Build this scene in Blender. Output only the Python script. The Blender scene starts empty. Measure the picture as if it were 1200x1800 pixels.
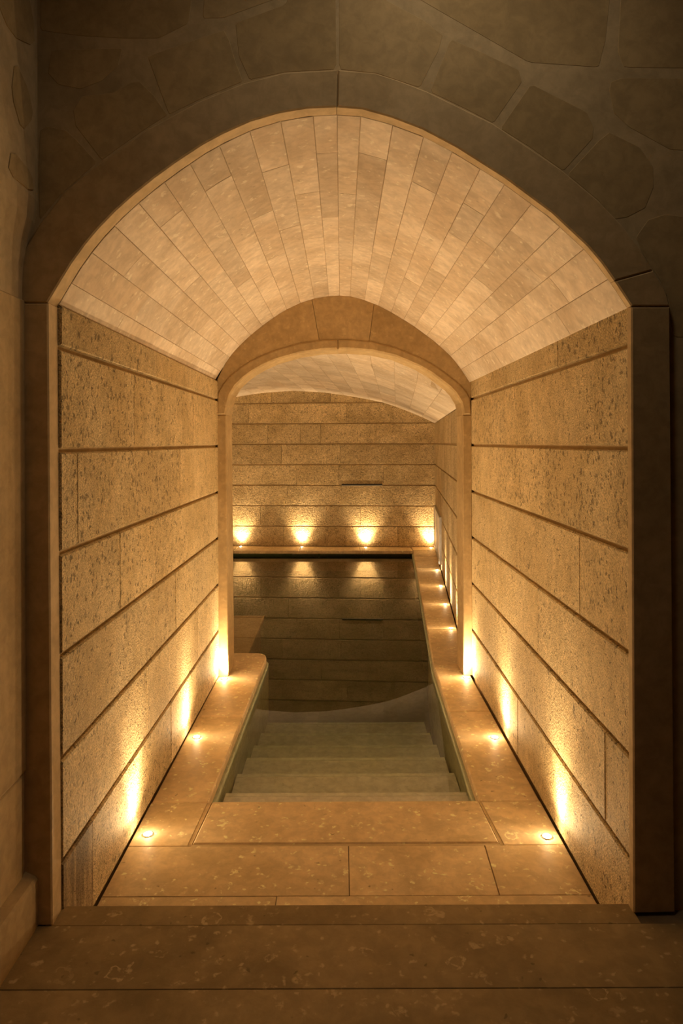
import bpy, math, random
from mathutils import Matrix, Vector
D = bpy.data
SC = bpy.context.scene
COL = SC.collection
R = random.Random(7)

# ------------------------------------------------------------------ camera
# metres; camera over the entry floor, looking along +Y, rise-fall lens kept level
cam_d = D.cameras.new('camera')
cam = D.objects.new('camera', cam_d)
COL.objects.link(cam)
cam_d.sensor_fit = 'VERTICAL'
cam_d.sensor_height = 36.0
cam_d.lens = 24.6
cam_d.shift_y = -0.0678
cam_d.clip_start = 0.05
cam.matrix_world = (Matrix.Translation((0, 0, 1.5)) @ Matrix.Rotation(0.004, 4, 'Y')
                    @ Matrix.Rotation(math.pi / 2, 4, 'X'))
SC.camera = cam

# ------------------------------------------------------------------ world, exposure
w = D.worlds.new('world')
SC.world = w
w.use_nodes = True
w.node_tree.nodes['Background'].inputs[0].default_value = (0.02, 0.014, 0.008, 1)
w.node_tree.nodes['Background'].inputs[1].default_value = 0.0
SC.view_settings.view_transform = 'Standard'
SC.view_settings.look = 'None'
SC.view_settings.gamma = 1.0
SC.view_settings.use_curve_mapping = False
SC.view_settings.exposure = 0.64
SC.cycles.max_bounces = 14
SC.cycles.diffuse_bounces = 10
SC.cycles.glossy_bounces = 4
SC.cycles.transmission_bounces = 8
SC.cycles.sample_clamp_indirect = 6.0
SC.cycles.caustics_reflective = True
SC.cycles.caustics_refractive = True
SC.cycles.use_denoising = True

SPOT_W = 18.5          # wide wash of one recessed uplight
BEAM_W = 20.0          # narrow core of its beam
SPOT_ANGLE = math.radians(168)
GLOW_W = 0.3          # wide spill of the same lamp
ENTRY_W = 9.5         # ceiling lamp of the entry room
WARM = (1.0, 0.70, 0.37)
ENTRY_COL = (1.0, 0.78, 0.50)

# ------------------------------------------------------------------ materials
def nodes(name):
    m = D.materials.new(name)
    m.use_nodes = True
    nt = m.node_tree
    nt.nodes.clear()
    return m, nt

def N(nt, kind, **kw):
    n = nt.nodes.new(kind)
    for k, v in kw.items():
        if k.startswith('i_'):
            key = k[2:]
            key = int(key) if key.isdigit() else key.replace('_', ' ')
            n.inputs[key].default_value = v
        else:
            setattr(n, k, v)
    return n

def L(nt, a, b):
    nt.links.new(a, b)

def math_n(nt, op, a, b=None, c=None):
    n = nt.nodes.new('ShaderNodeMath')
    n.operation = op
    for i, v in enumerate((a, b, c)):
        if v is None:
            continue
        if isinstance(v, (int, float)):
            n.inputs[i].default_value = v
        else:
            L(nt, v, n.inputs[i])
    return n.outputs[0]

def mix_col(nt, fac, a, b, mode='MIX'):
    n = nt.nodes.new('ShaderNodeMix')
    n.data_type = 'RGBA'
    n.blend_type = mode
    if isinstance(fac, (int, float)):
        n.inputs[0].default_value = fac
    else:
        L(nt, fac, n.inputs[0])
    for sock, v in ((n.inputs[6], a), (n.inputs[7], b)):
        if isinstance(v, tuple):
            sock.default_value = (v[0], v[1], v[2], 1)
        else:
            L(nt, v, sock)
    return n.outputs[2]

def ramp(nt, src, lo, hi, a=0.0, b=1.0, smooth=True):
    n = nt.nodes.new('ShaderNodeMapRange')
    n.interpolation_type = 'SMOOTHSTEP' if smooth else 'LINEAR'
    L(nt, src, n.inputs[0])
    n.inputs[1].default_value = lo
    n.inputs[2].default_value = hi
    n.inputs[3].default_value = a
    n.inputs[4].default_value = b
    return n.outputs[0]

def noise(nt, vec, scale, detail=3.0, rough=0.55, dist=0.0):
    n = N(nt, 'ShaderNodeTexNoise')
    n.inputs['Scale'].default_value = scale
    n.inputs['Detail'].default_value = detail
    n.inputs['Roughness'].default_value = rough
    n.inputs['Distortion'].default_value = dist
    L(nt, vec, n.inputs['Vector'])
    return n.outputs['Fac']

def voro(nt, vec, scale, feature='F1', rnd=1.0):
    n = N(nt, 'ShaderNodeTexVoronoi')
    n.feature = feature
    n.inputs['Scale'].default_value = scale
    n.inputs['Randomness'].default_value = rnd
    L(nt, vec, n.inputs['Vector'])
    return n

def stone(name, dark, light, grain=0.0, grain_scale=150.0, pits=0.0, fossils=0.0,
          tone=0.10, rough=0.75, stretch=(1, 1, 1), streaks=0.0, stains=0.0, small_bump=0.25):
    """procedural shelly limestone: colour, grain, pits and fossils only"""
    m, nt = nodes(name)
    out = N(nt, 'ShaderNodeOutputMaterial')
    bs = N(nt, 'ShaderNodeBsdfPrincipled')
    bs.inputs['Specular IOR Level'].default_value = 0.25
    L(nt, bs.outputs[0], out.inputs[0])
    tc = N(nt, 'ShaderNodeTexCoord')
    oi = N(nt, 'ShaderNodeObjectInfo')
    off = N(nt, 'ShaderNodeVectorMath', operation='MULTIPLY_ADD')
    comb = N(nt, 'ShaderNodeCombineXYZ')
    L(nt, oi.outputs['Random'], comb.inputs[0])
    L(nt, oi.outputs['Random'], comb.inputs[2])
    L(nt, comb.outputs[0], off.inputs[0])
    off.inputs[1].default_value = (37.0, 0.0, 23.0)
    L(nt, tc.outputs['Object'], off.inputs[2])
    mp = N(nt, 'ShaderNodeMapping')
    mp.inputs['Scale'].default_value = stretch
    L(nt, off.outputs[0], mp.inputs[0])
    v = off.outputs[0]
    vs = mp.outputs[0]
    big = noise(nt, v, 2.3, 4, 0.6, 0.3)
    col = mix_col(nt, ramp(nt, big, 0.36, 0.64), dark, light)
    mid = noise(nt, vs, 22.0, 5, 0.65, 0.4)
    col = mix_col(nt, 1.0, col, _grey(nt, ramp(nt, mid, 0.3, 0.7, 0.86, 1.10)), 'MULTIPLY')
    # tone of the single piece
    tn = ramp(nt, oi.outputs['Random'], 0.0, 1.0, 1.0 - tone, 1.0 + tone * 0.6, False)
    col = mix_col(nt, 1.0, col, _grey(nt, tn), 'MULTIPLY')
    h = math_n(nt, 'MULTIPLY', noise(nt, vs, 60.0, 4, 0.6), small_bump)
    if stains:
        st = ramp(nt, noise(nt, v, 1.6, 3, 0.5, 1.2), 0.52, 0.70, 0.0, stains)
        col = mix_col(nt, st, col, tuple(c * 0.45 for c in dark))
    if streaks:
        sm = N(nt, 'ShaderNodeMapping')
        sm.inputs['Scale'].default_value = (9, 9, 1.1)
        L(nt, v, sm.inputs[0])
        sk = ramp(nt, noise(nt, sm.outputs[0], 3.5, 5, 0.6, 0.5), 0.38, 0.62, 0.0, streaks)
        col = mix_col(nt, sk, col, tuple(c * 0.38 for c in dark))
    if grain:
        g1 = noise(nt, vs, grain_scale, 3, 0.6)
        g2 = voro(nt, vs, grain_scale * 0.55).outputs['Distance']
        g = math_n(nt, 'ADD', math_n(nt, 'MULTIPLY', g1, 1.2), math_n(nt, 'MULTIPLY', g2, 0.7))
        h = math_n(nt, 'ADD', h, math_n(nt, 'MULTIPLY', g, grain * 1.7))
        col = mix_col(nt, 1.0, col, _grey(nt, ramp(nt, g1, 0.36, 0.60, 0.66, 1.14)), 'MULTIPLY')
        pore = voro(nt, vs, grain_scale * 0.9)
        h = math_n(nt, 'ADD', h, math_n(nt, 'MULTIPLY', noise(nt, vs, grain_scale * 0.28, 2, 0.5), 1.1 * grain))
        pk0 = math_n(nt, 'MULTIPLY', ramp(nt, pore.outputs['Distance'], 0.20, 0.42, 1.0, 0.0),
                     ramp(nt, math_n(nt, 'ADD', _r(nt, pore.outputs['Color']), math_n(nt, 'MULTIPLY', big, 0.9)), 0.84, 1.04))
        col = mix_col(nt, math_n(nt, 'MULTIPLY', pk0, 0.62), col, tuple(c * 0.3 for c in dark))
        h = math_n(nt, 'SUBTRACT', h, math_n(nt, 'MULTIPLY', pk0, 0.9))
    if pits:
        wob = N(nt, 'ShaderNodeVectorMath', operation='ADD')
        nz = N(nt, 'ShaderNodeTexNoise')
        nz.inputs['Scale'].default_value = 85.0
        L(nt, vs, nz.inputs['Vector'])
        sc = N(nt, 'ShaderNodeVectorMath', operation='SCALE')
        sc.inputs['Scale'].default_value = 0.034
        L(nt, nz.outputs['Color'], sc.inputs[0])
        L(nt, vs, wob.inputs[0])
        L(nt, sc.outputs[0], wob.inputs[1])
        zone = noise(nt, v, 4.5, 3, 0.6)
        d1 = voro(nt, wob.outputs[0], 48.0)
        pick = ramp(nt, math_n(nt, 'ADD', _r(nt, d1.outputs['Color']), math_n(nt, 'MULTIPLY', zone, 1.1)),
                    1.13, 1.18)
        p1 = math_n(nt, 'MULTIPLY', ramp(nt, d1.outputs['Distance'], 0.22, 0.40, 1.0, 0.0), pick)
        d2 = voro(nt, wob.outputs[0], 15.0)
        pick2 = ramp(nt, _r(nt, d2.outputs['Color']), 0.86, 0.88)
        p2 = math_n(nt, 'MULTIPLY', ramp(nt, d2.outputs['Distance'], 0.10, 0.20, 1.0, 0.0), pick2)
        p = math_n(nt, 'MAXIMUM', p1, p2)
        p = math_n(nt, 'MULTIPLY', p, pits)
        col = mix_col(nt, math_n(nt, 'MULTIPLY', p, 0.70), col, tuple(c * 0.22 for c in dark))
        h = math_n(nt, 'SUBTRACT', h, math_n(nt, 'MULTIPLY', p, 2.2))
    if fossils:
        nz2 = N(nt, 'ShaderNodeTexNoise')
        nz2.inputs['Scale'].default_value = 30.0
        L(nt, v, nz2.inputs['Vector'])
        sc2 = N(nt, 'ShaderNodeVectorMath', operation='SCALE')
        sc2.inputs['Scale'].default_value = 0.05
        L(nt, nz2.outputs['Color'], sc2.inputs[0])
        w2 = N(nt, 'ShaderNodeVectorMath', operation='ADD')
        L(nt, v, w2.inputs[0])
        L(nt, sc2.outputs[0], w2.inputs[1])
        f1 = voro(nt, w2.outputs[0], 13.0)
        pk = ramp(nt, _r(nt, f1.outputs['Color']), 0.52, 0.56)
        blob = math_n(nt, 'MULTIPLY', ramp(nt, f1.outputs['Distance'], 0.14, 0.26, 1.0, 0.0), pk)
        f2 = voro(nt, w2.outputs[0], 8.0)
        pk2 = ramp(nt, _r(nt, f2.outputs['Color']), 0.80, 0.83)
        band = math_n(nt, 'COMPARE', f2.outputs['Distance'], 0.20, 0.030)
        ring = math_n(nt, 'MULTIPLY', band, pk2)
        broken = ramp(nt, noise(nt, v, 45.0, 3, 0.7), 0.42, 0.58)
        f3 = voro(nt, w2.outputs[0], 34.0)
        small = math_n(nt, 'MULTIPLY', ramp(nt, f3.outputs['Distance'], 0.18, 0.38, 1.0, 0.0),
                       ramp(nt, math_n(nt, 'ADD', _r(nt, f3.outputs['Color']), big), 0.98, 1.12))
        ring = math_n(nt, 'MAXIMUM', ring, small)
        hole = voro(nt, w2.outputs[0], 26.0)
        dk = math_n(nt, 'MULTIPLY', ramp(nt, hole.outputs['Distance'], 0.08, 0.20, 1.0, 0.0),
                    ramp(nt, _r(nt, hole.outputs['Color']), 0.84, 0.88))
        col = mix_col(nt, math_n(nt, 'MULTIPLY', dk, fossils), col, tuple(c * 0.35 for c in dark))
        f = math_n(nt, 'MULTIPLY', math_n(nt, 'MAXIMUM', blob, ring), broken)
        f = math_n(nt, 'MULTIPLY', f, fossils)
        col = mix_col(nt, f, col, tuple(min(1, c * 1.55 + 0.07) for c in light))
    L(nt, col, bs.inputs['Base Color'])
    bs.inputs['Roughness'].default_value = rough
    bp = N(nt, 'ShaderNodeBump')
    bp.inputs['Strength'].default_value = 1.0
    bp.inputs['Distance'].default_value = 0.0019
    L(nt, h, bp.inputs['Height'])
    L(nt, bp.outputs[0], bs.inputs['Normal'])
    return m

def _grey(nt, sock):
    c = N(nt, 'ShaderNodeCombineColor')
    for i in range(3):
        L(nt, sock, c.inputs[i])
    return c.outputs[0]

def _r(nt, sock):
    s = N(nt, 'ShaderNodeSeparateColor')
    L(nt, sock, s.inputs[0])
    return s.outputs[0]

def plain(name, col, rough=0.5, metal=0.0, emit=None, strength=0.0):
    m, nt = nodes(name)
    out = N(nt, 'ShaderNodeOutputMaterial')
    bs = N(nt, 'ShaderNodeBsdfPrincipled')
    tc = N(nt, 'ShaderNodeTexCoord')
    c = mix_col(nt, ramp(nt, noise(nt, tc.outputs['Object'], 35.0, 3), 0.3, 0.7),
                tuple(x * 0.85 for x in col), col)
    L(nt, c, bs.inputs['Base Color'])
    bs.inputs['Roughness'].default_value = rough
    bs.inputs['Metallic'].default_value = metal
    if emit:
        bs.inputs['Emission Color'].default_value = (*emit, 1)
        bs.inputs['Emission Strength'].default_value = strength
    L(nt, bs.outputs[0], out.inputs[0])
    return m

def water_material():
    m, nt = nodes('pool_water')
    out = N(nt, 'ShaderNodeOutputMaterial')
    bs = N(nt, 'ShaderNodeBsdfPrincipled')
    bs.inputs['Base Color'].default_value = (1, 1, 1, 1)
    bs.inputs['Roughness'].default_value = 0.0
    bs.inputs['IOR'].default_value = 1.333
    bs.inputs['Transmission Weight'].default_value = 1.0
    va = N(nt, 'ShaderNodeVolumeAbsorption')
    va.inputs['Color'].default_value = (0.42, 0.54, 0.40, 1)
    va.inputs['Density'].default_value = 1.0
    L(nt, bs.outputs[0], out.inputs[0])
    L(nt, va.outputs[0], out.inputs[1])
    return m

WALL_STONE = stone('bush_hammered_stone', (0.66, 0.49, 0.25), (0.80, 0.62, 0.35), grain=1.5,
                   grain_scale=230, pits=1.0, tone=0.12, stretch=(1, 1, 0.8))
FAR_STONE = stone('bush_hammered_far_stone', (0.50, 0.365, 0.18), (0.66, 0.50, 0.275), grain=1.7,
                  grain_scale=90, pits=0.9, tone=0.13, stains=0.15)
STREAK_STONE = stone('streaked_stone', (0.42, 0.30, 0.16), (0.56, 0.43, 0.26), grain=0.25, streaks=0.8)
JOINT_STONE = stone('joint_stone', (0.46, 0.33, 0.17), (0.54, 0.40, 0.22), small_bump=0.3)
SMOOTH_STONE = stone('honed_stone', (0.52, 0.38, 0.21), (0.62, 0.47, 0.28), pits=0.0, tone=0.03, small_bump=0.12)
VAULT_STONE = stone('vault_stone', (0.55, 0.435, 0.315), (0.68, 0.57, 0.45), fossils=0.35, tone=0.15,
                    small_bump=0.2)
VAULT_JOINT = stone('vault_joint', (0.42, 0.31, 0.19), (0.52, 0.40, 0.26), small_bump=0.3)
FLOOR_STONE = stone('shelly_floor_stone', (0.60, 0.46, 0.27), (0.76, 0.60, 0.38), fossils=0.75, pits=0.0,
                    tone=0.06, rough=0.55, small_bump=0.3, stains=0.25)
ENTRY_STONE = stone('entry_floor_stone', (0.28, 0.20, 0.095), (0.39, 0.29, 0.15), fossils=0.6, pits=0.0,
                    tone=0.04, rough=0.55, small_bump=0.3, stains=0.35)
PLASTER = stone('pale_pointing', (0.49, 0.375, 0.22), (0.57, 0.44, 0.27), small_bump=0.25, stains=0.3)
RUBBLE = stone('rubble_face_stone', (0.44, 0.32, 0.165), (0.52, 0.385, 0.21), tone=0.05, small_bump=0.2, stains=0.2)
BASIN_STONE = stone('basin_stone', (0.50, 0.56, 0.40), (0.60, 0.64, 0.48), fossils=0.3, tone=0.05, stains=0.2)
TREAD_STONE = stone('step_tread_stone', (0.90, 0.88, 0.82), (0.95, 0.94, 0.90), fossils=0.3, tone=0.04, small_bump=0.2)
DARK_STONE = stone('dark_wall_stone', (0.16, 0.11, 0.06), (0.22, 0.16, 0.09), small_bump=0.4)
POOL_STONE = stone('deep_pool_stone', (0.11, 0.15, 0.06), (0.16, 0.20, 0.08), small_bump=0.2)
SHADED_RISER_STONE = stone('shaded_riser_stone', (0.30, 0.28, 0.17), (0.36, 0.34, 0.22), small_bump=0.2)  # darkened, so the shade between the steps is put into the colour
LIT_NOSING_STONE = stone('lit_nosing_stone', (0.93, 0.94, 0.86), (0.95, 0.96, 0.90), small_bump=0.1)  # paler than the treads: light on the step edges painted as colour
ARCH_STONE = stone('brown_arch_stone', (0.40, 0.275, 0.13), (0.48, 0.345, 0.18), small_bump=0.12, fossils=0.2, tone=0.05)
MORTAR = stone('dark_joint', (0.20, 0.14, 0.08), (0.28, 0.20, 0.12), small_bump=0.6)
STEEL = plain('brushed_steel', (0.62, 0.60, 0.58), 0.35, 1.0)
PALE_PANEL = plain('pale_enamel_panel', (0.70, 0.66, 0.66), 0.3)
BLACK = plain('black_slot', (0.012, 0.010, 0.008), 0.6)
LENS = plain('lamp_lens', (0.9, 0.85, 0.7), 0.2, 0.0, (1.0, 0.72, 0.42), 60.0)
ENTRY_LENS = plain('entry_lamp_lens', (0.9, 0.85, 0.7), 0.4, 0.0, (1.0, 0.82, 0.6), 2.0)
WATER = water_material()

# ------------------------------------------------------------------ mesh helpers
def mesh_obj(name, verts, faces, mat, parent=None, kind=None, label=None, category=None, group=None):
    me = D.meshes.new(name)
    me.from_pydata([tuple(v) for v in verts], [], faces)
    me.validate()
    import bmesh
    bm = bmesh.new()
    bm.from_mesh(me)
    bmesh.ops.recalc_face_normals(bm, faces=bm.faces)
    bm.to_mesh(me)
    bm.free()
    me.materials.append(mat)
    o = D.objects.new(name, me)
    COL.objects.link(o)
    if parent:
        o.parent = parent
    tag(o, kind, label, category, group)
    return o

def tag(o, kind=None, label=None, category=None, group=None):
    for k, v in (('kind', kind), ('label', label), ('category', category), ('group', group)):
        if v:
            o[k] = v
    return o

def empty(name, loc=(0, 0, 0), **kw):
    o = D.objects.new(name, None)
    o.location = loc
    o.empty_display_size = 0.05
    COL.objects.link(o)
    return tag(o, **kw)

def inset(poly, b):
    """move every edge of a 2D polygon inwards by b"""
    n = len(poly)
    area = sum(poly[i][0] * poly[(i + 1) % n][1] - poly[(i + 1) % n][0] * poly[i][1] for i in range(n))
    sgn = 1 if area > 0 else -1
    res = []
    for i in range(n):
        p0, p1, p2 = Vector(poly[i - 1]), Vector(poly[i]), Vector(poly[(i + 1) % n])
        e1, e2 = (p1 - p0), (p2 - p1)
        if e1.length < 1e-6 or e2.length < 1e-6:
            res.append(tuple(p1))
            continue
        e1.normalize()
        e2.normalize()
        n1 = Vector((-e1.y, e1.x)) * sgn
        n2 = Vector((-e2.y, e2.x)) * sgn
        m = n1 + n2
        d = m.dot(m)
        res.append(tuple(p1 + (m * (2 * b / d) if d > 0.4 else n1 * b)))
    return res

class Frame:
    """plane with origin o, in-plane axes t and u and outward normal n"""
    def __init__(self, o, t, u, n):
        self.o, self.t, self.u, self.n = Vector(o), Vector(t).normalized(), Vector(u).normalized(), Vector(n).normalized()
    def p(self, a, b, d):
        return self.o + self.t * a + self.u * b + self.n * d

def prism_data(fr, poly, d0, d1, bev=0.0, jig=0.0):
    n = len(poly)
    rings = [(poly, d0)]
    if bev > 0:
        rings += [(poly, d1 - bev), (inset(poly, bev), d1)]
    else:
        rings += [(poly, d1)]
    verts, faces = [], []
    for pl, d in rings:
        for a, b in pl:
            verts.append(fr.p(a, b, d + (R.uniform(-jig, jig) if jig else 0)))
    for k in range(len(rings) - 1):
        for i in range(n):
            j = (i + 1) % n
            faces.append((k * n + i, k * n + j, (k + 1) * n + j, (k + 1) * n + i))
    faces.append(tuple(range(n))[::-1])
    faces.append(tuple(range((len(rings) - 1) * n, len(rings) * n)))
    return verts, faces

def prism(name, fr, poly, d0, d1, mat, parent=None, bev=0.0, **kw):
    v, f = prism_data(fr, poly, d0, d1, bev)
    return mesh_obj(name, v, f, mat, parent, **kw)

def boxes(name, lst, mat, parent=None, **kw):
    verts, faces = [], []
    for x0, x1, y0, y1, z0, z1 in lst:
        b = len(verts)
        verts += [(x, y, z) for x in (x0, x1) for y in (y0, y1) for z in (z0, z1)]
        faces += [tuple(b + k for k in q) for q in
                  ((0, 1, 3, 2), (4, 6, 7, 5), (0, 4, 5, 1), (2, 3, 7, 6), (0, 2, 6, 4), (1, 5, 7, 3))]
    return mesh_obj(name, verts, faces, mat, parent, **kw)

def rect(a0, a1, b0, b1):
    return [(a0, b0), (a1, b0), (a1, b1), (a0, b1)]

UP = (0, 0, 1)
GROUND = Frame((0, 0, 0), (1, 0, 0), (0, 1, 0), UP)          # a = x, b = y, d = z
FRONT = Frame((0, 0, 0), (1, 0, 0), UP, (0, -1, 0))          # a = x, b = z, d = -y

def lerp_table(tab, x):
    if x <= tab[0][0]:
        return tab[0][1]
    for (x0, y0), (x1, y1) in zip(tab, tab[1:]):
        if x <= x1:
            return y0 + (y1 - y0) * (x - x0) / (x1 - x0)
    return tab[-1][1]

# ------------------------------------------------------------------ shared curves
VAULT = [(-0.818, 1.893), (-0.783, 1.952), (-0.751, 2.004), (-0.712, 2.058), (-0.677, 2.100), (-0.63, 2.149),
         (-0.577, 2.197), (-0.519, 2.244), (-0.459, 2.288), (-0.387, 2.336), (-0.331, 2.367), (-0.252, 2.403),
         (-0.172, 2.427), (-0.092, 2.441), (-0.009, 2.445), (0.063, 2.440), (0.143, 2.418), (0.232, 2.385),
         (0.331, 2.333), (0.465, 2.249), (0.601, 2.149), (0.702, 2.055), (0.742, 2.008), (0.786, 1.946),
         (0.826, 1.884)]
RING_OUT = [(-0.905, 1.893), (-0.905, 2.000), (-0.845, 2.102), (-0.774, 2.198), (-0.684, 2.274), (-0.616, 2.322), (-0.537, 2.380), (-0.399, 2.456),
            (-0.272, 2.510), (-0.156, 2.541), (-0.004, 2.550), (0.1, 2.542), (0.165, 2.522), (0.245, 2.492),
            (0.433, 2.402), (0.628, 2.272), (0.736, 2.182), (0.805, 2.110), (0.852, 2.049), (0.906, 1.960),
            (0.928, 1.922), (0.938, 1.884)]
COURSE = [0.0, 0.2965, 0.593, 0.8895, 1.186, 1.4825, 1.779]
Y0, Y1 = 2.018, 4.50            # passage between the two arches

def face_y(x):                  # the front wall stands very slightly askew
    return 1.9695 + 0.025 * x

def ring_frame(y_mid):
    k = 0.025
    t = Vector((1, k, 0)).normalized()
    return Frame((0, y_mid, 0), t, UP, (k, -1, 0))

# ------------------------------------------------------------------ coursed stone walls
def stone_wall(name, p0, p1, courses, cuts, mat, z_top=None, thick=0.16, proud=0.016, groove=0.013,
               bev=0.006, flip=False, holes=None, special=None, gap=0.0007):
    """backing slab plus one object per stone; cuts[i] are distances along the wall"""
    p0, p1 = Vector((*p0, 0)), Vector((*p1, 0))
    length = (p1 - p0).length
    t = (p1 - p0).normalized()
    n = Vector((t.y, -t.x, 0))
    if flip:
        n = -n
    fr = Frame(p0, t, UP, n)
    top = z_top if z_top else courses[-1]
    back = prism(name, fr, rect(0, length, courses[0] - 0.06, top), -thick, -proud, JOINT_STONE, kind='structure')
    for i in range(len(courses) - 1):
        z0, z1 = courses[i], courses[i + 1]
        c = [0.0] + sorted(cuts[i]) + [length]
        for j in range(len(c) - 1):
            lo = z0 + (groove * 0.35 if i else 0.004)
            hi = z1 - (groove * 0.65 if i < len(courses) - 2 else 0.0)
            m = mat
            if special and (i, j) in special:
                m = special[(i, j)]
            a0, a1 = c[j] + (gap if j else 0), c[j + 1] - (gap if j < len(c) - 2 else 0)
            verts, faces = stone_block(fr, a0, a1, lo, hi, -proud - 0.002, R.uniform(-0.0012, 0.0012), bev)
            mesh_obj('stone', verts, faces, m, back)
    return back, fr

def stone_block(fr, a0, a1, b0, b1, d0, d1, bev):
    """block with wide chamfers above and below, tight arrises at its ends"""
    e = 0.0012
    verts = [fr.p(a, b, d0) for a, b in rect(a0, a1, b0, b1)]
    verts += [fr.p(a, b, d1 - bev) for a, b in rect(a0, a1, b0, b1)]
    verts += [fr.p(a, b, d1) for a, b in rect(a0 + e, a1 - e, b0 + bev * 0.8, b1 - bev * 0.8)]
    f = []
    for k in (0, 4):
        for i in range(4):
            j = (i + 1) % 4
            f.append((k + i, k + j, k + 4 + j, k + 4 + i))
    f += [(3, 2, 1, 0), (8, 9, 10, 11)]
    return verts, f

CW = COURSE + [1.900]
stone_wall('wall_left', (-0.806, Y0), (-0.794, Y1), CW,
           [[0.235, 1.25], [0.86, 1.86], [1.35], [0.52, 1.62], [0.12, 1.44], [0.70, 1.75], [1.02]],
           WALL_STONE, special={(0, 0): STREAK_STONE})
stone_wall('wall_right', (0.826, Y0), (0.834, Y1), CW,
           [[1.30], [0.19, 1.50], [0.95], [0.42, 1.27], [0.83, 1.66], [0.27, 1.55], [0.66]],
           WALL_STONE, flip=True)

# ------------------------------------------------------------------ barrel vaults of narrow tiles
def vault_tile(name, S, a0, a1, y0, y1, mat, parent, gap=0.0013, thick=0.010, bev=0.0012, drop=0.0):
    ga, gy = gap, gap
    A = [(a0 + ga, thick), (a0 + ga, bev), (a0 + ga + bev, 0), ((a0 + a1) / 2, 0),
         (a1 - ga - bev, 0), (a1 - ga, bev), (a1 - ga, thick)]
    B = [(y0 + gy, thick), (y0 + gy, bev), (y0 + gy + bev, 0), (y1 - gy - bev, 0), (y1 - gy, bev), (y1 - gy, thick)]
    verts = [S(a, y, max(da, dy) - drop) for y, dy in B for a, da in A]
    k = len(A)
    faces = [(r * k + c, r * k + c + 1, (r + 1) * k + c + 1, (r + 1) * k + c)
             for r in range(len(B) - 1) for c in range(k - 1)]
    return mesh_obj(name, verts, faces, mat, parent)

def arc_param(tab):
    s = [0.0]
    for (x0, z0), (x1, z1) in zip(tab, tab[1:]):
        s.append(s[-1] + math.hypot(x1 - x0, z1 - z0))
    return s

VS = arc_param(VAULT)
XS = [(s, p[0]) for s, p in zip(VS, VAULT)]
ZS = [(s, p[1]) for s, p in zip(VS, VAULT)]
SX = [(p[0], s) for s, p in zip(VS, VAULT)]

def S_passage(a, y, off):
    e = 0.03
    x, z = lerp_table(XS, a), lerp_table(ZS, a)
    x0, z0 = lerp_table(XS, a - e), lerp_table(ZS, a - e)
    x1, z1 = lerp_table(XS, a + e), lerp_table(ZS, a + e)
    t = Vector((x1 - x0, z1 - z0)).normalized()
    return (x - t.y * off, y, z + t.x * off)

def shell(name, S, a_list, y_list, off0, off1, mat, kind='structure'):
    verts = [S(a, y, o) for o in (off0, off1) for y in y_list for a in a_list]
    k, m = len(a_list), len(y_list)
    faces = []
    for q in range(2):
        for r in range(m - 1):
            for c in range(k - 1):
                b = q * k * m + r * k + c
                faces.append((b, b + 1, b + k + 1, b + k))
    h = k * m
    for c in range(k - 1):
        faces.append((c, c + 1, h + c + 1, h + c))
        b = (m - 1) * k + c
        faces.append((b, b + 1, h + b + 1, h + b))
    for r in range(m - 1):
        faces.append((r * k, (r + 1) * k, h + (r + 1) * k, h + r * k))
        b = r * k + k - 1
        faces.append((b, b + k, h + b + k, h + b))
    return mesh_obj(name, verts, faces, mat, kind=kind)

TILE_X = [-0.818, -0.776, -0.717, -0.651, -0.581, -0.507, -0.433, -0.348, -0.261, -0.171, -0.078, -0.009,
          0.059, 0.151, 0.24, 0.322, 0.403, 0.473, 0.55, 0.632, 0.701, 0.77, 0.826]
TILE_CUT = {1: [2.62, 3.35], 2: [2.31, 2.85, 3.5], 3: [2.9, 3.6], 4: [2.25, 3.05, 3.8], 5: [2.75, 3.4], 6: [2.24, 2.86, 3.55],
            7: [2.7, 3.3, 3.9], 8: [2.33, 2.97, 3.75], 9: [2.62, 3.2, 3.7], 10: [2.28, 2.93, 3.45],
            11: [2.65, 3.6], 12: [2.27, 3.3], 13: [3.35, 3.9], 14: [2.36, 3.2], 15: [2.75, 3.55],
            16: [2.30, 2.62, 3.15], 17: [2.5, 3.3], 18: [2.27, 2.9, 3.7], 19: [2.42, 3.1], 20: [2.36, 3.0, 3.8]}
ceiling = shell('ceiling', S_passage, [VS[-1] * k / 44 for k in range(45)], [Y0, Y1 + 0.02], 0.0040, 0.12, VAULT_JOINT)
for i in range(len(TILE_X) - 1):
    a0, a1 = lerp_table(SX, TILE_X[i]), lerp_table(SX, TILE_X[i + 1])
    cuts = TILE_CUT.get(i) or [Y0 + 0.5 + 0.25 * (i % 3), Y0 + 1.35 + 0.2 * (i % 2)]
    ys = [Y0] + cuts + [Y1]
    for y0, y1 in zip(ys, ys[1:]):
        vault_tile('tile', S_passage, a0, a1, y0, y1, VAULT_STONE, ceiling, drop=R.uniform(0.0, 0.0012),
                   gap=R.choice((0.0003, 0.0004, 0.0006, 0.0010)))

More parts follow.
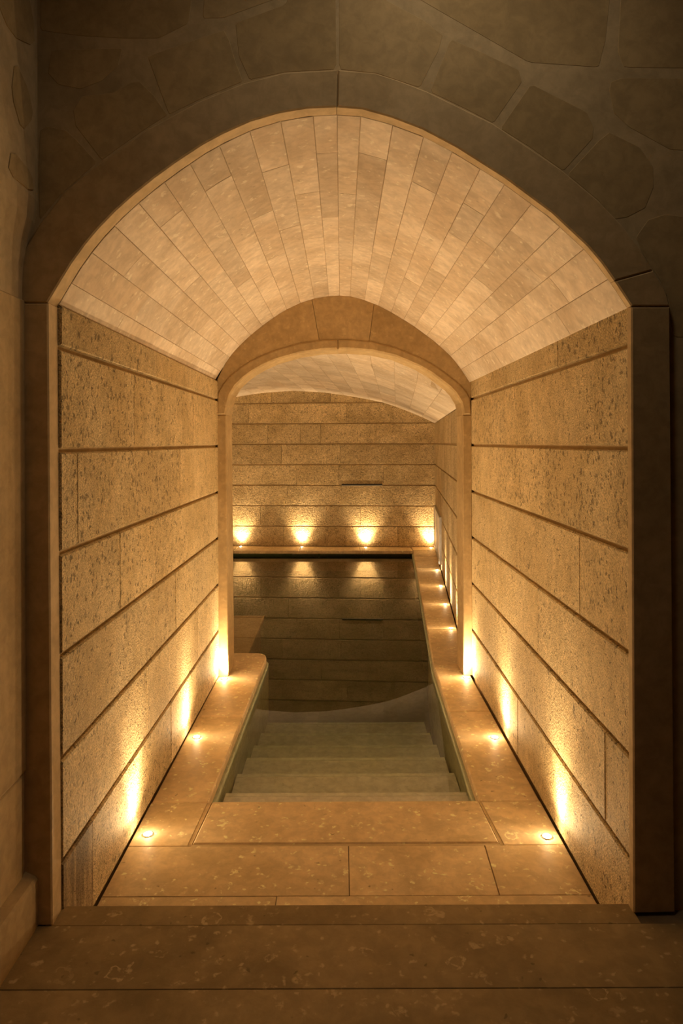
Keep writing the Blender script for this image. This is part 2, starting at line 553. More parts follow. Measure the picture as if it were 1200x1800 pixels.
# ------------------------------------------------------------------ front arch ring and front wall
FR = ring_frame(1.9695)
front = empty('stone_arch', (0, 1.97, 0.157), label='dark projecting stone arch framing the near end of the passage',
              category='arch')
def child_fix(o, root):
    o.parent = root
    o.matrix_parent_inverse = Matrix.Translation(root.location).inverted()
    return o
RD0, RD1 = -0.050, 0.0
def ring_piece(name, inner, outer, mat=SMOOTH_STONE):
    v, f = prism_data(FR, inner + outer[::-1], RD0, RD1, 0.004)
    for q in range(len(inner) + len(outer)):         # the back of the ring meets the passage squarely
        v[q] = Vector((v[q].x, Y0 - 0.0015, v[q].z))
    return child_fix(mesh_obj(name, v, f, mat), front)
ring_piece('jamb', [(-0.811, 0.157), (-0.8155, 1.892)], [(-0.905, 0.157), (-0.905, 1.892)])
ring_piece('jamb', [(0.826, 0.157), (0.826, 1.883)], [(0.946, 0.157), (0.938, 1.883)])
il = [p for p in VAULT if p[0] <= -0.0091] + [(-0.0097, 2.445)]
ol = [p for p in RING_OUT if p[0] < -0.005] + [(-0.0065, 2.550)]
ring_piece('voussoir', il, ol)
ir = [(-0.0083, 2.445)] + [p for p in VAULT if p[0] > 0 and p[0] < 0.78] + [(0.778, 1.957)]
orr = [(-0.0053, 2.550)] + [p for p in RING_OUT if p[0] > 0 and p[0] < 0.87] + [(0.889, 1.988)]
ring_piece('voussoir', ir, orr)
ring_piece('voussoir', [(0.7785, 1.956), (0.786, 1.946), (0.826, 1.885)],
           [(0.8895, 1.987), (0.906, 1.960), (0.928, 1.922), (0.938, 1.885)])

WD = -0.022                       # face of the wall behind the projecting ring
def front_wall():
    hole = [(-0.87, 0.157)] + [(x + (-0.03 if abs(x) > 0.9 and x < 0 else 0) , z) for x, z in RING_OUT] + [(0.944, 0.157)]
    hole = [(x * 0.975, z if z < 1.9 else 1.9 + (z - 1.9) * 0.96) for x, z in hole]
    x0, x1, zt = -1.30, 4.4, 3.5
    outer = []
    for i, (x, z) in enumerate(hole):
        if i == 0:
            outer.append((x0, 0.157))
        elif i == len(hole) - 1:
            outer.append((x1, 0.157))
        else:
            f = i / (len(hole) - 1)
            if z < 2.15 and x < 0:
                outer.append((x0, z))
            elif z < 2.15 and x > 0:
                outer.append((x1, z))
            else:
                outer.append((x0 + (x1 - x0) * (x + 0.80) / 1.56, zt))
    n = len(hole)
    verts = []
    for d in (WD, -0.16):
        verts += [FR.p(a, b, d) for a, b in hole] + [FR.p(a, b, d) for a, b in outer]
    faces = []
    for i in range(n - 1):
        faces.append((i, i + 1, n + i + 1, n + i))
        b = 2 * n
        faces.append((b + i, b + i + 1, b + n + i + 1, b + n + i))
    # the thickness seen through the opening is filled by the ring and the passage walls
        faces.append((n + i, n + i + 1, b + n + i + 1, b + n + i))
    return mesh_obj('wall_front', verts, faces, PLASTER, kind='structure')
wall_front = front_wall()
STONES = [
 [(-0.842, 2.86), (-0.842, 2.664), (-0.735, 2.650), (-0.614, 2.644), (-0.512, 2.645), (-0.428, 2.688), (-0.403, 2.86)],
 [(-0.810, 2.609), (-0.614, 2.616), (-0.625, 2.567), (-0.671, 2.523), (-0.731, 2.5), (-0.793, 2.512), (-0.822, 2.545)],
 [(-0.728, 2.479), (-0.639, 2.49), (-0.591, 2.519), (-0.566, 2.522), (-0.526, 2.483), (-0.488, 2.428), (-0.54, 2.395), (-0.622, 2.337), (-0.672, 2.300), (-0.745, 2.396), (-0.751, 2.439)],
 [(-0.844, 2.383), (-0.826, 2.394), (-0.773, 2.383), (-0.745, 2.358), (-0.686, 2.293), (-0.79, 2.200), (-0.846, 2.130), (-0.849, 2.278)],
 [(-0.542, 2.592), (-0.515, 2.604), (-0.477, 2.618), (-0.328, 2.67), (-0.312, 2.638), (-0.296, 2.581), (-0.275, 2.525), (-0.397, 2.473), (-0.483, 2.430), (-0.51, 2.502)],
 [(-0.295, 2.691), (-0.153, 2.745), (-0.112, 2.86), (-0.012, 2.86), (-0.010, 2.562), (-0.154, 2.553), (-0.256, 2.530), (-0.286, 2.597)],
 [(-0.378, 2.86), (-0.387, 2.703), (-0.331, 2.704), (-0.169, 2.765), (-0.144, 2.86)],
 [(-0.001, 2.86), (-0.002, 2.562), (0.104, 2.552), (0.228, 2.512), (0.282, 2.618), (0.294, 2.663), (0.235, 2.707), (0.132, 2.76), (0.115, 2.86)],
 [(0.317, 2.651), (0.412, 2.612), (0.512, 2.565), (0.521, 2.53), (0.439, 2.412), (0.362, 2.451), (0.258, 2.500)],
 [(0.548, 2.525), (0.709, 2.445), (0.728, 2.40), (0.725, 2.37), (0.640, 2.276), (0.547, 2.342), (0.459, 2.397)],
 [(0.743, 2.364), (0.774, 2.388), (0.862, 2.345), (0.900, 2.290), (0.902, 2.234), (0.877, 2.172), (0.825, 2.145), (0.787, 2.139), (0.741, 2.192), (0.652, 2.266)],
 [(0.850, 2.087), (0.885, 2.137), (0.934, 2.153), (1.071, 2.137), (1.20, 2.06), (1.20, 1.80), (0.956, 1.80), (0.945, 1.905), (0.918, 1.965), (0.868, 2.04)],
 [(0.779, 2.533), (0.812, 2.545), (1.20, 2.546), (1.20, 2.326), (0.950, 2.340), (0.903, 2.365), (0.83, 2.404), (0.787, 2.444), (0.774, 2.509)],
 [(0.814, 2.86), (0.799, 2.62), (0.818, 2.575), (1.20, 2.575), (1.20, 2.86)],
 [(0.155, 2.86), (0.165, 2.80), (0.291, 2.728), (0.412, 2.66), (0.541, 2.587), (0.743, 2.575), (0.764, 2.655), (0.785, 2.86)],
]
def smooth_poly(poly, k=0.22):
    res = []
    n = len(poly)
    for i in range(n):
        a, b, c = Vector(poly[i - 1]), Vector(poly[i]), Vector(poly[(i + 1) % n])
        res += [tuple(b.lerp(a, k)), tuple(b.lerp(c, k))]
    return res
for pl in STONES:
    prism('stone', FR, smooth_poly(pl, 0.05), WD - 0.004, WD + 0.0007, RUBBLE, wall_front, bev=0.0007)

# ------------------------------------------------------------------ entry room around the camera
def entry_left():
    prof = [(-0.885, 0.157), (-0.885, 1.93), (-0.883, 1.99), (-0.872, 2.06), (-0.855, 2.12), (-0.847, 2.18), (-0.845, 3.5)]
    ys = [-5.5, 1.90, 1.945, 1.975, 2.0]
    dx = [0, 0, -0.001, -0.006, -0.02]
    verts = []
    for (x, z) in prof:
        for y, e in zip(ys, dx):
            verts.append((x + e, y, z))
    k = len(ys)
    base = len(verts)
    for (x, z) in prof:
        for y in ys:
            verts.append((-1.25, y, z))
    faces = []
    for q in (0, base):
        for r in range(len(prof) - 1):
            for c in range(k - 1):
                b = q + r * k + c
                faces.append((b, b + 1, b + k + 1, b + k))
    m = len(prof)
    for r in range(m - 1):
        faces.append((r * k, (r + 1) * k, base + (r + 1) * k, base + r * k))
        faces.append((r * k + k - 1, (r + 1) * k + k - 1, base + (r + 1) * k + k - 1, base + r * k + k - 1))
    for c in range(k - 1):
        faces.append((c, c + 1, base + c + 1, base + c))
        b = (m - 1) * k
        faces.append((b + c, b + c + 1, base + b + c + 1, base + b + c))
    return mesh_obj('wall_entry_left', verts, faces, PLASTER, kind='structure')
wel = entry_left()
LF = Frame((-0.885, 0, 0), (0, 1, 0), UP, (1, 0, 0))
for a0, a1, b0, b1 in ((-2.0, -1.1, 0.17, 0.584), (-1.1, -0.1, 0.17, 0.584), (-0.1, 0.9, 0.17, 0.584), (0.9, 1.930, 0.17, 0.584),
                       (-2.0, -0.6, 0.590, 1.90), (-0.6, 0.7, 0.590, 1.90), (0.7, 1.955, 0.590, 1.90)):
    prism('stone', LF, rect(a0 + 0.002, a1 - 0.002, b0, b1), -0.004, 0.004, JOINT_STONE, wel, bev=0.003)
LU = Frame((-0.845, 0, 0), (0, 1, 0), UP, (1, 0, 0))
for pl in ([(1.70, 2.80), (1.84, 2.79), (1.93, 2.68), (1.94, 2.60), (1.80, 2.55), (1.68, 2.62)],
           [(1.82, 2.50), (1.90, 2.46), (1.93, 2.40), (1.86, 2.33), (1.80, 2.40)],
           [(1.80, 2.26), (1.92, 2.24), (1.93, 2.19), (1.78, 2.19)],
           [(1.45, 2.70), (1.60, 2.68), (1.66, 2.52), (1.60, 2.30), (1.42, 2.28)]):
    prism('stone', LU, smooth_poly(pl, 0.2), -0.003, 0.0007, RUBBLE, wel, bev=0.0007)
# plinth with a sloping top
pv = []
for y in (-5.5, 1.968):
    pv += [(-0.884, y, 0.157), (-0.850, y, 0.157), (-0.850, y, 0.288), (-0.856, y, 0.296), (-0.884, y, 0.310)]
mesh_obj('baseboard_left', pv, [(0, 1, 6, 5), (1, 2, 7, 6), (2, 3, 8, 7), (3, 4, 9, 8), (4, 0, 5, 9), (0, 4, 3, 2, 1), (5, 6, 7, 8, 9)],
         JOINT_STONE, kind='structure')
boxes('wall_entry_right', [(4.2, 4.4, -5.5, 2.2, 0.0, 3.5)], DARK_STONE, kind='structure')
boxes('wall_entry_rear', [(-1.25, 4.4, -5.7, -5.5, 0.0, 3.5)], DARK_STONE, kind='structure')
boxes('ceiling_entry', [(-1.25, 4.4, -5.7, 2.2, 3.5, 3.6)], DARK_STONE, kind='structure')

# entry floor, one step above the landing
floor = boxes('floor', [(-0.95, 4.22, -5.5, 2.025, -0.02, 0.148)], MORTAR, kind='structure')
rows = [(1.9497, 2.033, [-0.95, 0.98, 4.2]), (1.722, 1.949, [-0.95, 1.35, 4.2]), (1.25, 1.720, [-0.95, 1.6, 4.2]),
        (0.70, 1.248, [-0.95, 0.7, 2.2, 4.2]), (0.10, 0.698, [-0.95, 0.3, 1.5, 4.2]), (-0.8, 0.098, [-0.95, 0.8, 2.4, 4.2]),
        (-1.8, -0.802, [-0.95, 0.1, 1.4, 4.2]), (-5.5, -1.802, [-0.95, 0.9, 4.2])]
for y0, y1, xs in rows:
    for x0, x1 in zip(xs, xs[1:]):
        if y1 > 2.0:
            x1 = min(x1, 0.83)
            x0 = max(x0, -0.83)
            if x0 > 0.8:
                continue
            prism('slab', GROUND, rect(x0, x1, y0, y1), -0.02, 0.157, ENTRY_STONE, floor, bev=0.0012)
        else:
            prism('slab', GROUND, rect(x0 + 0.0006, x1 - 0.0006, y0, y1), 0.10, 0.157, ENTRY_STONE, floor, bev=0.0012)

# ------------------------------------------------------------------ landing below the step
XL, XR = -0.799, 0.822
landing = boxes('floor_landing', [(XL, XR, 2.02, 2.895, -0.30, -0.012)], MORTAR, kind='structure')
def lslab(poly, top=0.0, bev=0.0015, mat=FLOOR_STONE, parent=None):
    return prism('slab', GROUND, poly, -0.045, top, mat, parent or landing, bev=bev)
g = 0.0013
lslab(rect(XL, -0.22 - g, 2.034, 2.314))
lslab(rect(-0.22 + g, XR, 2.034, 2.314), 0.0005)
lslab(rect(XL, 0.020 - g, 2.317, 2.603))
lslab([(0.020 + g, 2.317), (0.516, 2.317), (0.525, 2.603), (0.020 + g, 2.603)], -0.0004)
lslab([(0.519, 2.317), (XR, 2.317), (XR, 2.603), (0.528, 2.603)], 0.0003)
lslab([(XL, 2.606), (-0.580, 2.606), (-0.564, 2.919), (XL, 2.919)])
lslab([(0.600, 2.606), (XR, 2.606), (XR, 2.919), (0.576, 2.919)])
# paler pointing beside the top step
prism('pointing', GROUND, [(-0.579, 2.606), (-0.566, 2.606), (-0.548, 2.926), (-0.563, 2.919)], -0.03, -0.001, PLASTER, landing)
prism('pointing', GROUND, [(0.585, 2.606), (0.599, 2.606), (0.575, 2.919), (0.566, 2.926)], -0.03, -0.001, PLASTER, landing)
prism('pointing', GROUND, [(-0.566, 2.604), (0.586, 2.604), (0.586, 2.616), (-0.566, 2.616)], -0.03, -0.0015, PLASTER, landing)

# ------------------------------------------------------------------ pool geometry
PRX = lambda y: 0.567 + (y - 2.92) * 0.0257 if y < 4.71 else 0.613 + (y - 4.71) * 0.0748   # right water edge
WRX = lambda y: 0.846 + (y - 4.75) * 0.0922                                            # right wall line
YB = 10.07
water_z = -0.078

steps = empty('staircase', (0, 2.92, 0), label='pale stone steps running down into the pool under the water', category='steps')
STEP = [(2.618, 2.925, 0.002), (2.925, 3.19, -0.13), (3.19, 3.54, -0.31), (3.54, 3.88, -0.49), (3.88, 4.20, -0.67),
        (4.20, 4.52, -0.84), (4.52, 4.84, -1.01)]
for i, (y0, y1, z) in enumerate(STEP):
    if i == 0:
        poly = [(-0.564, y0), (0.584, y0), (0.566, y1), (-0.546, y1)]
        o = prism('step', GROUND, poly, -0.30, z, FLOOR_STONE, bev=0.006)
    else:
        poly = [(-0.535, y0 + 0.001), (0.565, y0 + 0.001), (0.565, y1 + 0.012), (-0.535, y1 + 0.012)]
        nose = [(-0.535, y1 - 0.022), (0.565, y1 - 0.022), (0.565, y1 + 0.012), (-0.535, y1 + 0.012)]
        poly = [(-0.535, y0 + 0.001), (0.565, y0 + 0.001), (0.565, y1 - 0.023), (-0.535, y1 - 0.023)]
        o = prism('step', GROUND, poly, z - 0.06, z, TREAD_STONE, bev=0.001)
        child_fix(prism('lit_nosing', GROUND, nose, z - 0.06, z + 0.001, LIT_NOSING_STONE, bev=0.004), steps)  # added strip whose pale colour paints the bright step edge
    child_fix(o, steps)
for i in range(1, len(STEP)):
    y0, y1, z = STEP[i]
    o = prism('riser', GROUND, rect(-0.535, 0.565, y0, y1), -1.19, z - 0.061, SHADED_RISER_STONE)
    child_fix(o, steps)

# basin: floor and walls under water
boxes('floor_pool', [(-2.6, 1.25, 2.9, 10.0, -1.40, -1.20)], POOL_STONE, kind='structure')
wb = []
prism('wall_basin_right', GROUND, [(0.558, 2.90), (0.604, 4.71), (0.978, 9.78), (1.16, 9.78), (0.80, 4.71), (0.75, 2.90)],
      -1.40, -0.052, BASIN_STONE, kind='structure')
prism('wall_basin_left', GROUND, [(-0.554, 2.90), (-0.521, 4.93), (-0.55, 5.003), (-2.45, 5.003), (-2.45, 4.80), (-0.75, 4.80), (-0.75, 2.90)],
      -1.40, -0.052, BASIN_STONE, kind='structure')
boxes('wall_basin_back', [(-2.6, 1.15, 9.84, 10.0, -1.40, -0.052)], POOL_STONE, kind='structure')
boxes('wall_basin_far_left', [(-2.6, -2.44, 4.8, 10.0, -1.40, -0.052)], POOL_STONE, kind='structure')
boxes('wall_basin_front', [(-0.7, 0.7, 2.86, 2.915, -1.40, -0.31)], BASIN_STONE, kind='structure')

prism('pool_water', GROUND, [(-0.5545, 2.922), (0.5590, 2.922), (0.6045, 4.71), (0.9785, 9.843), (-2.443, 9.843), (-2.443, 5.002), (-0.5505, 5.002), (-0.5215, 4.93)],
      -1.22, water_z, WATER, label='still dark green water filling the indoor pool', category='water')

bench = empty('pool_bench', (-1.5, 5.7, -1.2), label='submerged stone bench at the left side of the pool', category='bench')
child_fix(prism('seat', GROUND, rect(-2.44, -0.72, 5.00, 6.55), -0.30, -0.22, JOINT_STONE, bev=0.006), bench)
child_fix(boxes('base', [(-2.44, -0.76, 5.00, 6.50, -1.2, -0.30)], JOINT_STONE), bench)
for yy in (5.55, 6.05):
    child_fix(boxes('jet_slot', [(-1.6, -0.95, yy, yy + 0.03, -0.222, -0.2175)], BLACK), bench)

# coping
def coping(name, polys, label, mat=FLOOR_STONE):
    root = empty(name, (0, 3, 0), label=label, category='coping', group=None)
    for pl in polys:
        child_fix(prism('slab', GROUND, pl, -0.042, R.uniform(-0.0006, 0.0006), mat, bev=0.006), root)
    return root
coping('pool_coping', [
    [(XL, 2.9215), (-0.5625, 2.9215), (-0.547, 3.829), (XL, 3.829)],
    [(XL, 3.832), (-0.547, 3.832), (-0.530, 4.84), (-0.532, 4.90), (-0.545, 4.955), (-0.575, 4.990), (-0.615, 4.998), (XL, 4.998)],
    [(-1.60, 4.74), (-0.802, 4.74), (-0.802, 4.998), (-1.60, 4.998)],
    [(-2.44, 4.74), (-1.603, 4.74), (-1.603, 4.998), (-2.44, 4.998)]],
    'worn pale stone coping ledge left of the water with a rounded end')
rc = []
ycut = [2.9215, 3.90, 4.71, 5.6, 6.5, 7.4, 8.3, 9.2, 9.71]
for y0, y1 in zip(ycut, ycut[1:]):
    q = lambda y: min(0.823, 0.9) if y < 4.74 else WRX(y) - 0.006
    y0 += 0.0015
    y1 -= 0.0015
    rc.append([(PRX(y0), y0), (q(y0), y0), (q(y1), y1), (PRX(y1), y1)])
coping('pool_coping', rc, 'long pale stone coping ledge right of the water running to the far wall')
bc = []
xc = [-2.44, -1.5, -0.6, 0.25, 0.985]
for x0, x1 in zip(xc, xc[1:]):
    bc.append([(x0 + 0.0015, 9.71 - 0.03 * x0), (x1 - 0.0015, 9.71 - 0.03 * x1), (x1 - 0.0015, 10.075 - 0.07 * x1), (x0 + 0.0015, 10.075 - 0.07 * x0)])
bc.append([(0.988, 9.712), (WRX(9.712) - 0.006, 9.712), (WRX(9.98) - 0.006, 9.985), (0.988, 10.006)])
coping('pool_coping', bc, 'narrow stone coping ledge along the far wall behind the pool')
coping('pool_coping', [rect(-2.74, -2.443, 4.74, 7.4), rect(-2.74, -2.443, 7.403, 10.2)], 'stone coping ledge along the hidden far left side of the pool')

slot = empty('skimmer_slot', (-0.5, 9.80, -0.06), label='black horizontal overflow slot under the far coping ledge', category='slot')
for x0, x1 in ((-2.40, -0.335), (-0.305, 0.95)):
    fr = Frame((0, 9.835, 0), (1, -0.03, 0), UP, (-0.03, -1, 0))
    child_fix(prism('opening', fr, rect(x0, x1, -0.060, -0.020), -0.03, 0.008, BLACK), slot)
    child_fix(prism('lip', fr, rect(x0, x1, -0.068, -0.0605), -0.03, 0.016, JOINT_STONE), slot)

# ------------------------------------------------------------------ pool room walls
def cuts_from(seed, length, mean):
    rr = random.Random(seed)
    res = []
    for _ in range(8):
        c, x = [], rr.uniform(0.3, mean)
        while x < length - 0.25:
            c.append(x)
            x += rr.uniform(0.55, 1.5) * mean
        res.append(c)
    return res
BC = COURSE + [2.0755, 2.372]
bx0 = -2.95
def bpx(*xs):                                       # joints given as x in metres
    return [(x - bx0) * 1.0025 for x in xs]
back_cuts = [bpx(-2.2, -0.85, 0.05, 0.80), bpx(-2.5, -1.18, 0.27), bpx(-1.9, -0.78, 0.58), bpx(-2.4, -0.66, -0.04, 0.60),
             bpx(-1.7, -0.87, -0.02), bpx(-1.9, -1.07, -0.60, -0.30, 0.50), bpx(-2.3, -1.35, 0.07, 0.75), bpx(-2.0, -1.01, -0.16)]
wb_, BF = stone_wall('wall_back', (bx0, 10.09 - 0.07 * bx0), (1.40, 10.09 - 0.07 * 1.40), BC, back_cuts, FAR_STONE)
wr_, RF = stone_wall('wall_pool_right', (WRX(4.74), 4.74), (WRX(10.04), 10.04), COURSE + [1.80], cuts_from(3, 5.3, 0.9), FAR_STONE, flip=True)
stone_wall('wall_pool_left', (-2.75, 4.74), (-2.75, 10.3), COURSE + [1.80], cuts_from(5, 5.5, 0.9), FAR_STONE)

# pool room front wall either side of the arch
boxes('wall_pool_front', [(-2.95, -0.80, 4.60, 4.74, -0.2, 2.45), (0.842, 1.3, 4.60, 4.74, -0.2, 2.45),
                          (-0.80, 0.842, 4.62, 4.74, 2.30, 2.60)], JOINT_STONE, kind='structure')

I2 = [(-0.743, 1.679), (-0.738, 1.712), (-0.732, 1.745), (-0.712, 1.812), (-0.68, 1.865), (-0.63, 1.915), (-0.573, 1.957),
      (-0.50, 1.998), (-0.419, 2.033), (-0.265, 2.076), (-0.115, 2.098), (0.039, 2.101), (0.193, 2.089), (0.343, 2.056), (0.496, 1.991),
      (0.58, 1.943), (0.65, 1.889), (0.70, 1.850), (0.735, 1.812), (0.77, 1.753), (0.779, 1.712), (0.781, 1.673)]
RTAB = [(0, 2.253), (0.22, 2.226), (0.39, 2.176), (0.52, 2.126), (0.64, 2.072), (0.73, 2.012), (0.81, 1.947), (0.91, 1.862), (1.0, 1.771)]
def S_room(a, y, off):
    xr, xl = WRX(y) + 0.003, -2.753
    c, h = (xr + xl) / 2, (xr - xl) / 2
    z = lerp_table(RTAB, abs(a))
    s = (lerp_table(RTAB, min(1, abs(a) + 0.03)) - lerp_table(RTAB, max(0, abs(a) - 0.03))) / (0.06 * h)
    n = Vector((-s * (1 if a > 0 else -1), 1)).normalized()
    x = c + a * h
    if -0.70 < x < 0.86 and y < 5.3:                 # the vault flares up to meet the arch soffit
        az = lerp_table(I2, x) + 0.004
        k = max(0.0, 1 - (y - 4.741) / 0.55)
        if az > z:
            z += (az - z) * k * k * (3 - 2 * k)
    return (x + n.x * off, y, z + n.y * off)
ceiling_pool = shell('ceiling_pool', S_room, [-1 + k / 24 for k in range(49)], [4.741, 4.85, 5.0, 5.2, 5.4, 6, 7.5, 9, 10.32], 0.0040, 0.12, VAULT_JOINT)
nr = 22
for i in range(nr):
    a0, a1 = -1 + 2 * i / nr, -1 + 2 * (i + 1) / nr
    y = 4.742
    rr = random.Random(100 + i)
    y1 = 4.742 + rr.uniform(0.25, 0.5)
    while y < 10.25:
        y1 = min(y1, 10.25)
        vault_tile('tile', S_room, a0, a1, y, y1, VAULT_STONE, ceiling_pool, gap=0.0006)
        y = y1
        y1 += rr.uniform(0.8, 1.3)

# ------------------------------------------------------------------ inner arch
O2 = [(-0.799, 1.679), (-0.799, 1.79), (-0.794, 1.826), (-0.762, 1.880), (-0.724, 1.926), (-0.65, 1.985), (-0.573, 2.033), (-0.50, 2.067), (-0.419, 2.098),
      (-0.265, 2.142), (-0.115, 2.162), (0.039, 2.165), (0.193, 2.151), (0.343, 2.113), (0.497, 2.051), (0.58, 2.008), (0.65, 1.962),
      (0.742, 1.890), (0.790, 1.845), (0.812, 1.815), (0.83, 1.780), (0.836, 1.673)]
V2 = [(-0.799, 1.860), (-0.797, 1.91), (-0.72, 2.06), (-0.57, 2.21), (-0.42, 2.33), (-0.25, 2.42), (-0.191, 2.43), (-0.037, 2.46),
      (0.07, 2.46), (0.215, 2.42), (0.344, 2.34), (0.497, 2.24), (0.651, 2.13), (0.75, 2.03), (0.83, 1.91), (0.836, 1.86)]
inner_arch = empty('stone_arch', (0, 4.6, 0), label='smooth stone arch between the passage and the pool room', category='arch')
def ia(name, poly, front_y, back_y, mat=ARCH_STONE, bev=0.004):
    return child_fix(prism(name, FRONT, poly, -back_y, -front_y, mat, bev=bev), inner_arch)
ia('jamb', [(-0.799, 0.0), (-0.733, 0.0), (-0.742, 1.678), (-0.799, 1.678)], 4.495, 4.74)
ia('jamb', [(0.778, 0.0), (0.836, 0.0), (0.836, 1.672), (0.781, 1.672)], 4.495, 4.74)
def between(tab, a, b):
    return [p for p in tab if a <= p[0] <= b]
xm = -0.02
i_l, i_r = [p for p in I2 if p[0] < xm], [p for p in I2 if p[0] > xm]
o_l, o_r = [p for p in O2 if p[0] < xm], [p for p in O2 if p[0] > xm]
ia('arch_ring', i_l + [(xm - 0.0006, 2.100)] + [(xm - 0.0006, 2.164)] + o_l[::-1], 4.492, 4.74, bev=0.010)
ia('arch_ring', [(xm + 0.0006, 2.100)] + i_r + o_r[::-1] + [(xm + 0.0006, 2.164)], 4.492, 4.74, bev=0.010)
TX = [(-0.14, 2.1575), (-0.188, 2.43)], [(0.18, 2.1515), (0.217, 2.42)]
def tymp(o_pts, v_pts):
    return ia('voussoir', o_pts + v_pts[::-1], 4.500, 4.74, bev=0.0015)
e = 0.001
tymp([p for p in O2[2:] if p[0] < -0.14] + [(TX[0][0][0] - e, TX[0][0][1])],
     [p for p in V2 if p[0] < -0.19] + [(TX[0][1][0] - e, TX[0][1][1])])
tymp([(TX[0][0][0] + e, TX[0][0][1])] + between(O2, -0.139, 0.17) + [(TX[1][0][0] - e, TX[1][0][1])],
     [(TX[0][1][0] + e, TX[0][1][1])] + between(V2, -0.18, 0.2) + [(TX[1][1][0] - e, TX[1][1][1])])
tymp([(TX[1][0][0] + e, TX[1][0][1])] + [p for p in O2[:-1] if p[0] > 0.19],
     [(TX[1][1][0] + e, TX[1][1][1])] + [p for p in V2 if p[0] > 0.22])

# ------------------------------------------------------------------ fittings in the pool room
sp = empty('wall_spout', (0.29, 10.06, 0.885), label='thin dark metal blade spout set in a joint of the far wall', category='spout')
BFr = Frame((0, 10.09, 0), (1, -0.07, 0), UP, (-0.07, -1, 0))
child_fix(prism('slot', BFr, rect(0.0, 0.585, 0.884, 0.904), -0.012, 0.0035, BLACK), sp)
child_fix(prism('lip', BFr, rect(0.0, 0.585, 0.874, 0.8835), -0.012, 0.004, STEEL), sp)

ht = empty('access_hatch', (WRX(8.9), 8.9, 0.35), label='low pale metal framed hatch in the right pool wall near the far corner', category='hatch')
rt = Vector((0.0922, 1, 0)).normalized()
HF = Frame((WRX(8.1), 8.1, 0), rt, UP, (-rt.y, rt.x, 0))
for a0, a1 in ((0.03, 0.78), (0.82, 1.57)):
    d = child_fix(prism('door', HF, rect(a0, a1, 0.11, 0.60), 0.0, 0.020, PALE_PANEL, bev=0.004), ht)
    am = a1 - 0.06
    hd = prism('handle', HF, rect(am, am + 0.02, 0.30, 0.40), 0.018, 0.034, STEEL, d)
child_fix(prism('frame_side', HF, rect(0.0, 0.028, 0.08, 0.63), 0.0, 0.028, STEEL), ht)
child_fix(prism('frame_side', HF, rect(0.785, 0.815, 0.108, 0.602), 0.0, 0.028, STEEL), ht)
child_fix(prism('frame_side', HF, rect(1.572, 1.60, 0.08, 0.63), 0.0, 0.028, STEEL), ht)
child_fix(prism('frame_rail', HF, rect(0.03, 1.57, 0.603, 0.63), 0.0, 0.028, STEEL), ht)
child_fix(prism('frame_rail', HF, rect(0.03, 1.57, 0.08, 0.107), 0.0, 0.028, STEEL), ht)

# ------------------------------------------------------------------ recessed uplights
def lathe(name, prof, mat, seg=20):
    verts, faces = [], []
    for r, z in prof:
        for k in range(seg):
            a = 2 * math.pi * k / seg
            verts.append((r * math.cos(a), r * math.sin(a), z))
    for i in range(len(prof) - 1):
        for k in range(seg):
            l = (k + 1) % seg
            faces.append((i * seg + k, i * seg + l, (i + 1) * seg + l, (i + 1) * seg + k))
    if prof[-1][0] < 0.004:
        faces.append(tuple(range((len(prof) - 1) * seg, len(prof) * seg)))
    return mesh_obj(name, verts, faces, mat)
ring0 = lathe('trim_ring', [(0.0165, 0.0), (0.0165, 0.0030), (0.0178, 0.0036), (0.0205, 0.0030), (0.0215, 0.0)], STEEL)
lens0 = lathe('lens', [(0.0163, 0.0), (0.0150, 0.0030), (0.0110, 0.0052), (0.0060, 0.0064), (0.0015, 0.0068)], LENS)
first = [True]
def uplight(x, y, lean, label, group, power=1.0, core=1.0, angle=62, away=4.5):
    root = empty('uplight', (x, y, 0.0007), label=label, category='light', group=group)
    for src in (ring0, lens0):
        o = src if first[0] else src.copy()
        if not first[0]:
            COL.objects.link(o)
        o.parent = root
    first[0] = False
    ld = D.lights.new('beam', 'SPOT')
    ld.energy = SPOT_W * power
    ld.color = WARM
    ld.spot_size = SPOT_ANGLE
    ld.spot_blend = 1.0
    ld.shadow_soft_size = 0.012
    lo = D.objects.new('beam', ld)
    COL.objects.link(lo)
    lo.parent = root
    lo.location = (0, 0, 0.020)
    lo.rotation_euler = (Vector((-away * lean[0], -away * lean[1], 1.0))).to_track_quat('-Z', 'Y').to_euler()
    bd = D.lights.new('core', 'SPOT')
    bd.energy = BEAM_W * core
    bd.color = WARM
    bd.spot_size = math.radians(angle)
    bd.spot_blend = 1.0
    bd.shadow_soft_size = 0.010
    bo = D.objects.new('core', bd)
    COL.objects.link(bo)
    bo.parent = root
    bo.location = (0, 0, 0.020)
    bo.rotation_euler = (Vector((lean[0] * 2.6, lean[1] * 2.6, 1.0))).to_track_quat('-Z', 'Y').to_euler()
    gd = D.lights.new('spill', 'POINT')
    gd.energy = GLOW_W * power
    gd.color = WARM
    gd.shadow_soft_size = 0.008
    go = D.objects.new('spill', gd)
    COL.objects.link(go)
    go.parent = root
    go.location = (0, 0, 0.022)
    return root
GL, GR, GB, GP = ('uplights along the left passage wall', 'uplights along the right passage wall',
                  'uplights along the far pool wall', 'uplights along the right pool wall')
POWER = lambda y: 0.75 if y < 3 else (1.05 if y < 4 else 1.7)
for (x, y, lab) in ((-0.748, 2.683, 'glowing floor uplight at the left wall, nearest the entry step'),
                    (-0.744, 3.568, 'glowing uplight in the left coping, midway to the inner arch'),
                    (-0.752, 4.452, 'glowing uplight at the foot of the left inner arch jamb')):
    uplight(x, y, (-0.10, 0), lab, GL, power=POWER(y))
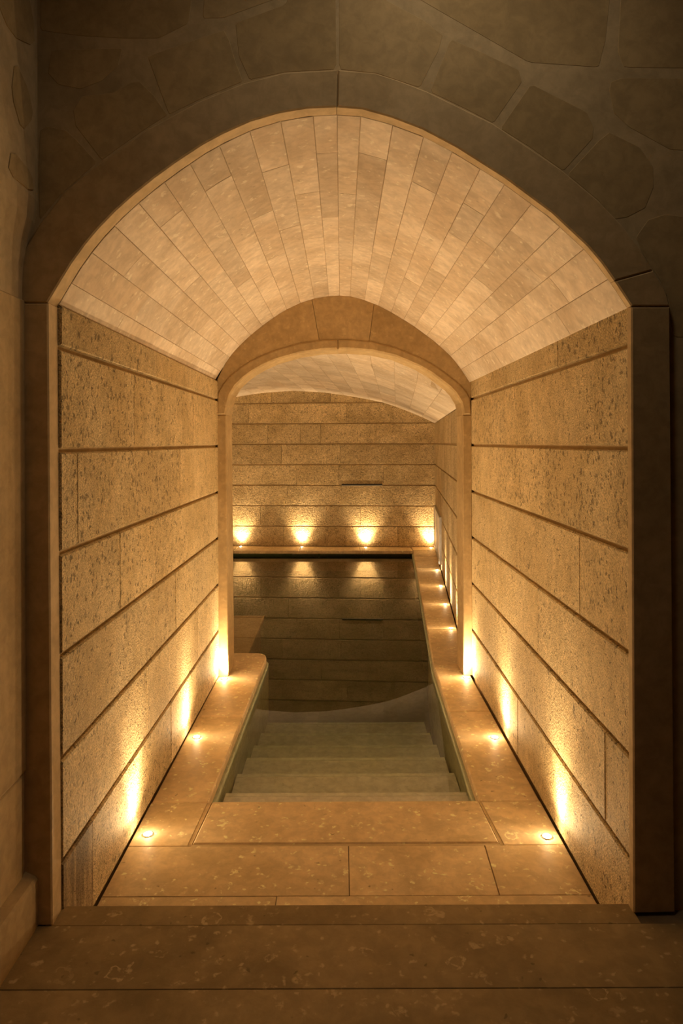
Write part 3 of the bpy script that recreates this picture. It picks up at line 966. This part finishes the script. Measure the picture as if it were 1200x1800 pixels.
for (x, y, lab) in ((0.774, 2.657, 'glowing floor uplight at the right wall, nearest the entry step'),
                    (0.771, 3.549, 'glowing uplight in the right coping, midway to the inner arch'),
                    (0.790, 4.452, 'glowing uplight at the foot of the right inner arch jamb')):
    uplight(x, y, (0.10, 0), lab, GR, power=POWER(y))
for (y, lab) in ((5.635, 'uplight in the right pool coping, first one beyond the inner arch'),
                 (6.467, 'uplight in the right pool coping, second one beyond the inner arch'),
                 (7.287, 'uplight in the right pool coping, third one beyond the inner arch'),
                 (8.19, 'uplight in the right pool coping beside the pale hatch, fourth beyond the arch')):
    uplight(WRX(y) - 0.052, y, (0.10, 0), lab, GP, power=0.8, core=1.6)
for (x, lab) in ((1.262, 'uplight in the far right corner of the pool room'),
                 (0.34, 'uplight at the far wall below the dark blade spout'),
                 (-0.575, 'middle uplight at the far wall, left of the blade spout'),
                 (-1.46, 'uplight at the far wall just beside the left arch jamb'),
                 (-2.35, 'uplight at the far wall hidden behind the left arch jamb')):
    uplight(x, 10.005 - 0.07 * x, (0, 0.12), lab, GB, power=0.30, core=2.0, angle=88, away=0.0)
for y, where in ((5.7, 'nearest the inner arch'), (6.8, 'second from the inner arch'), (7.9, 'third from the inner arch'), (9.0, 'nearest the far wall')):
    uplight(-2.69, y, (-0.10, 0), 'uplight in the left pool coping, ' + where, 'uplights along the left pool wall', power=1.3, core=2.0)

# ceiling lamp of the entry room, above and behind the frame
el = empty('ceiling_lamp', (0.28, 1.48, 3.5), label='round ceiling lamp in the entry room above the frame', category='lamp')
bm_ = lathe('housing', [(0.001, 0.0), (0.13, 0.0), (0.14, -0.01), (0.14, -0.035), (0.125, -0.04)], STEEL, 28)
bm_.parent = el
ln = lathe('diffuser', [(0.124, -0.036), (0.10, -0.050), (0.05, -0.058), (0.002, -0.060)], ENTRY_LENS, 28)
ln.parent = el
ld = D.lights.new('entry_light', 'SPOT')
ld.energy = ENTRY_W
ld.color = ENTRY_COL
ld.spot_size = math.radians(150)
ld.spot_blend = 1.0
ld.shadow_soft_size = 0.12
lo = D.objects.new('entry_light', ld)
COL.objects.link(lo)
lo.parent = el
lo.location = (0, 0, -0.20)
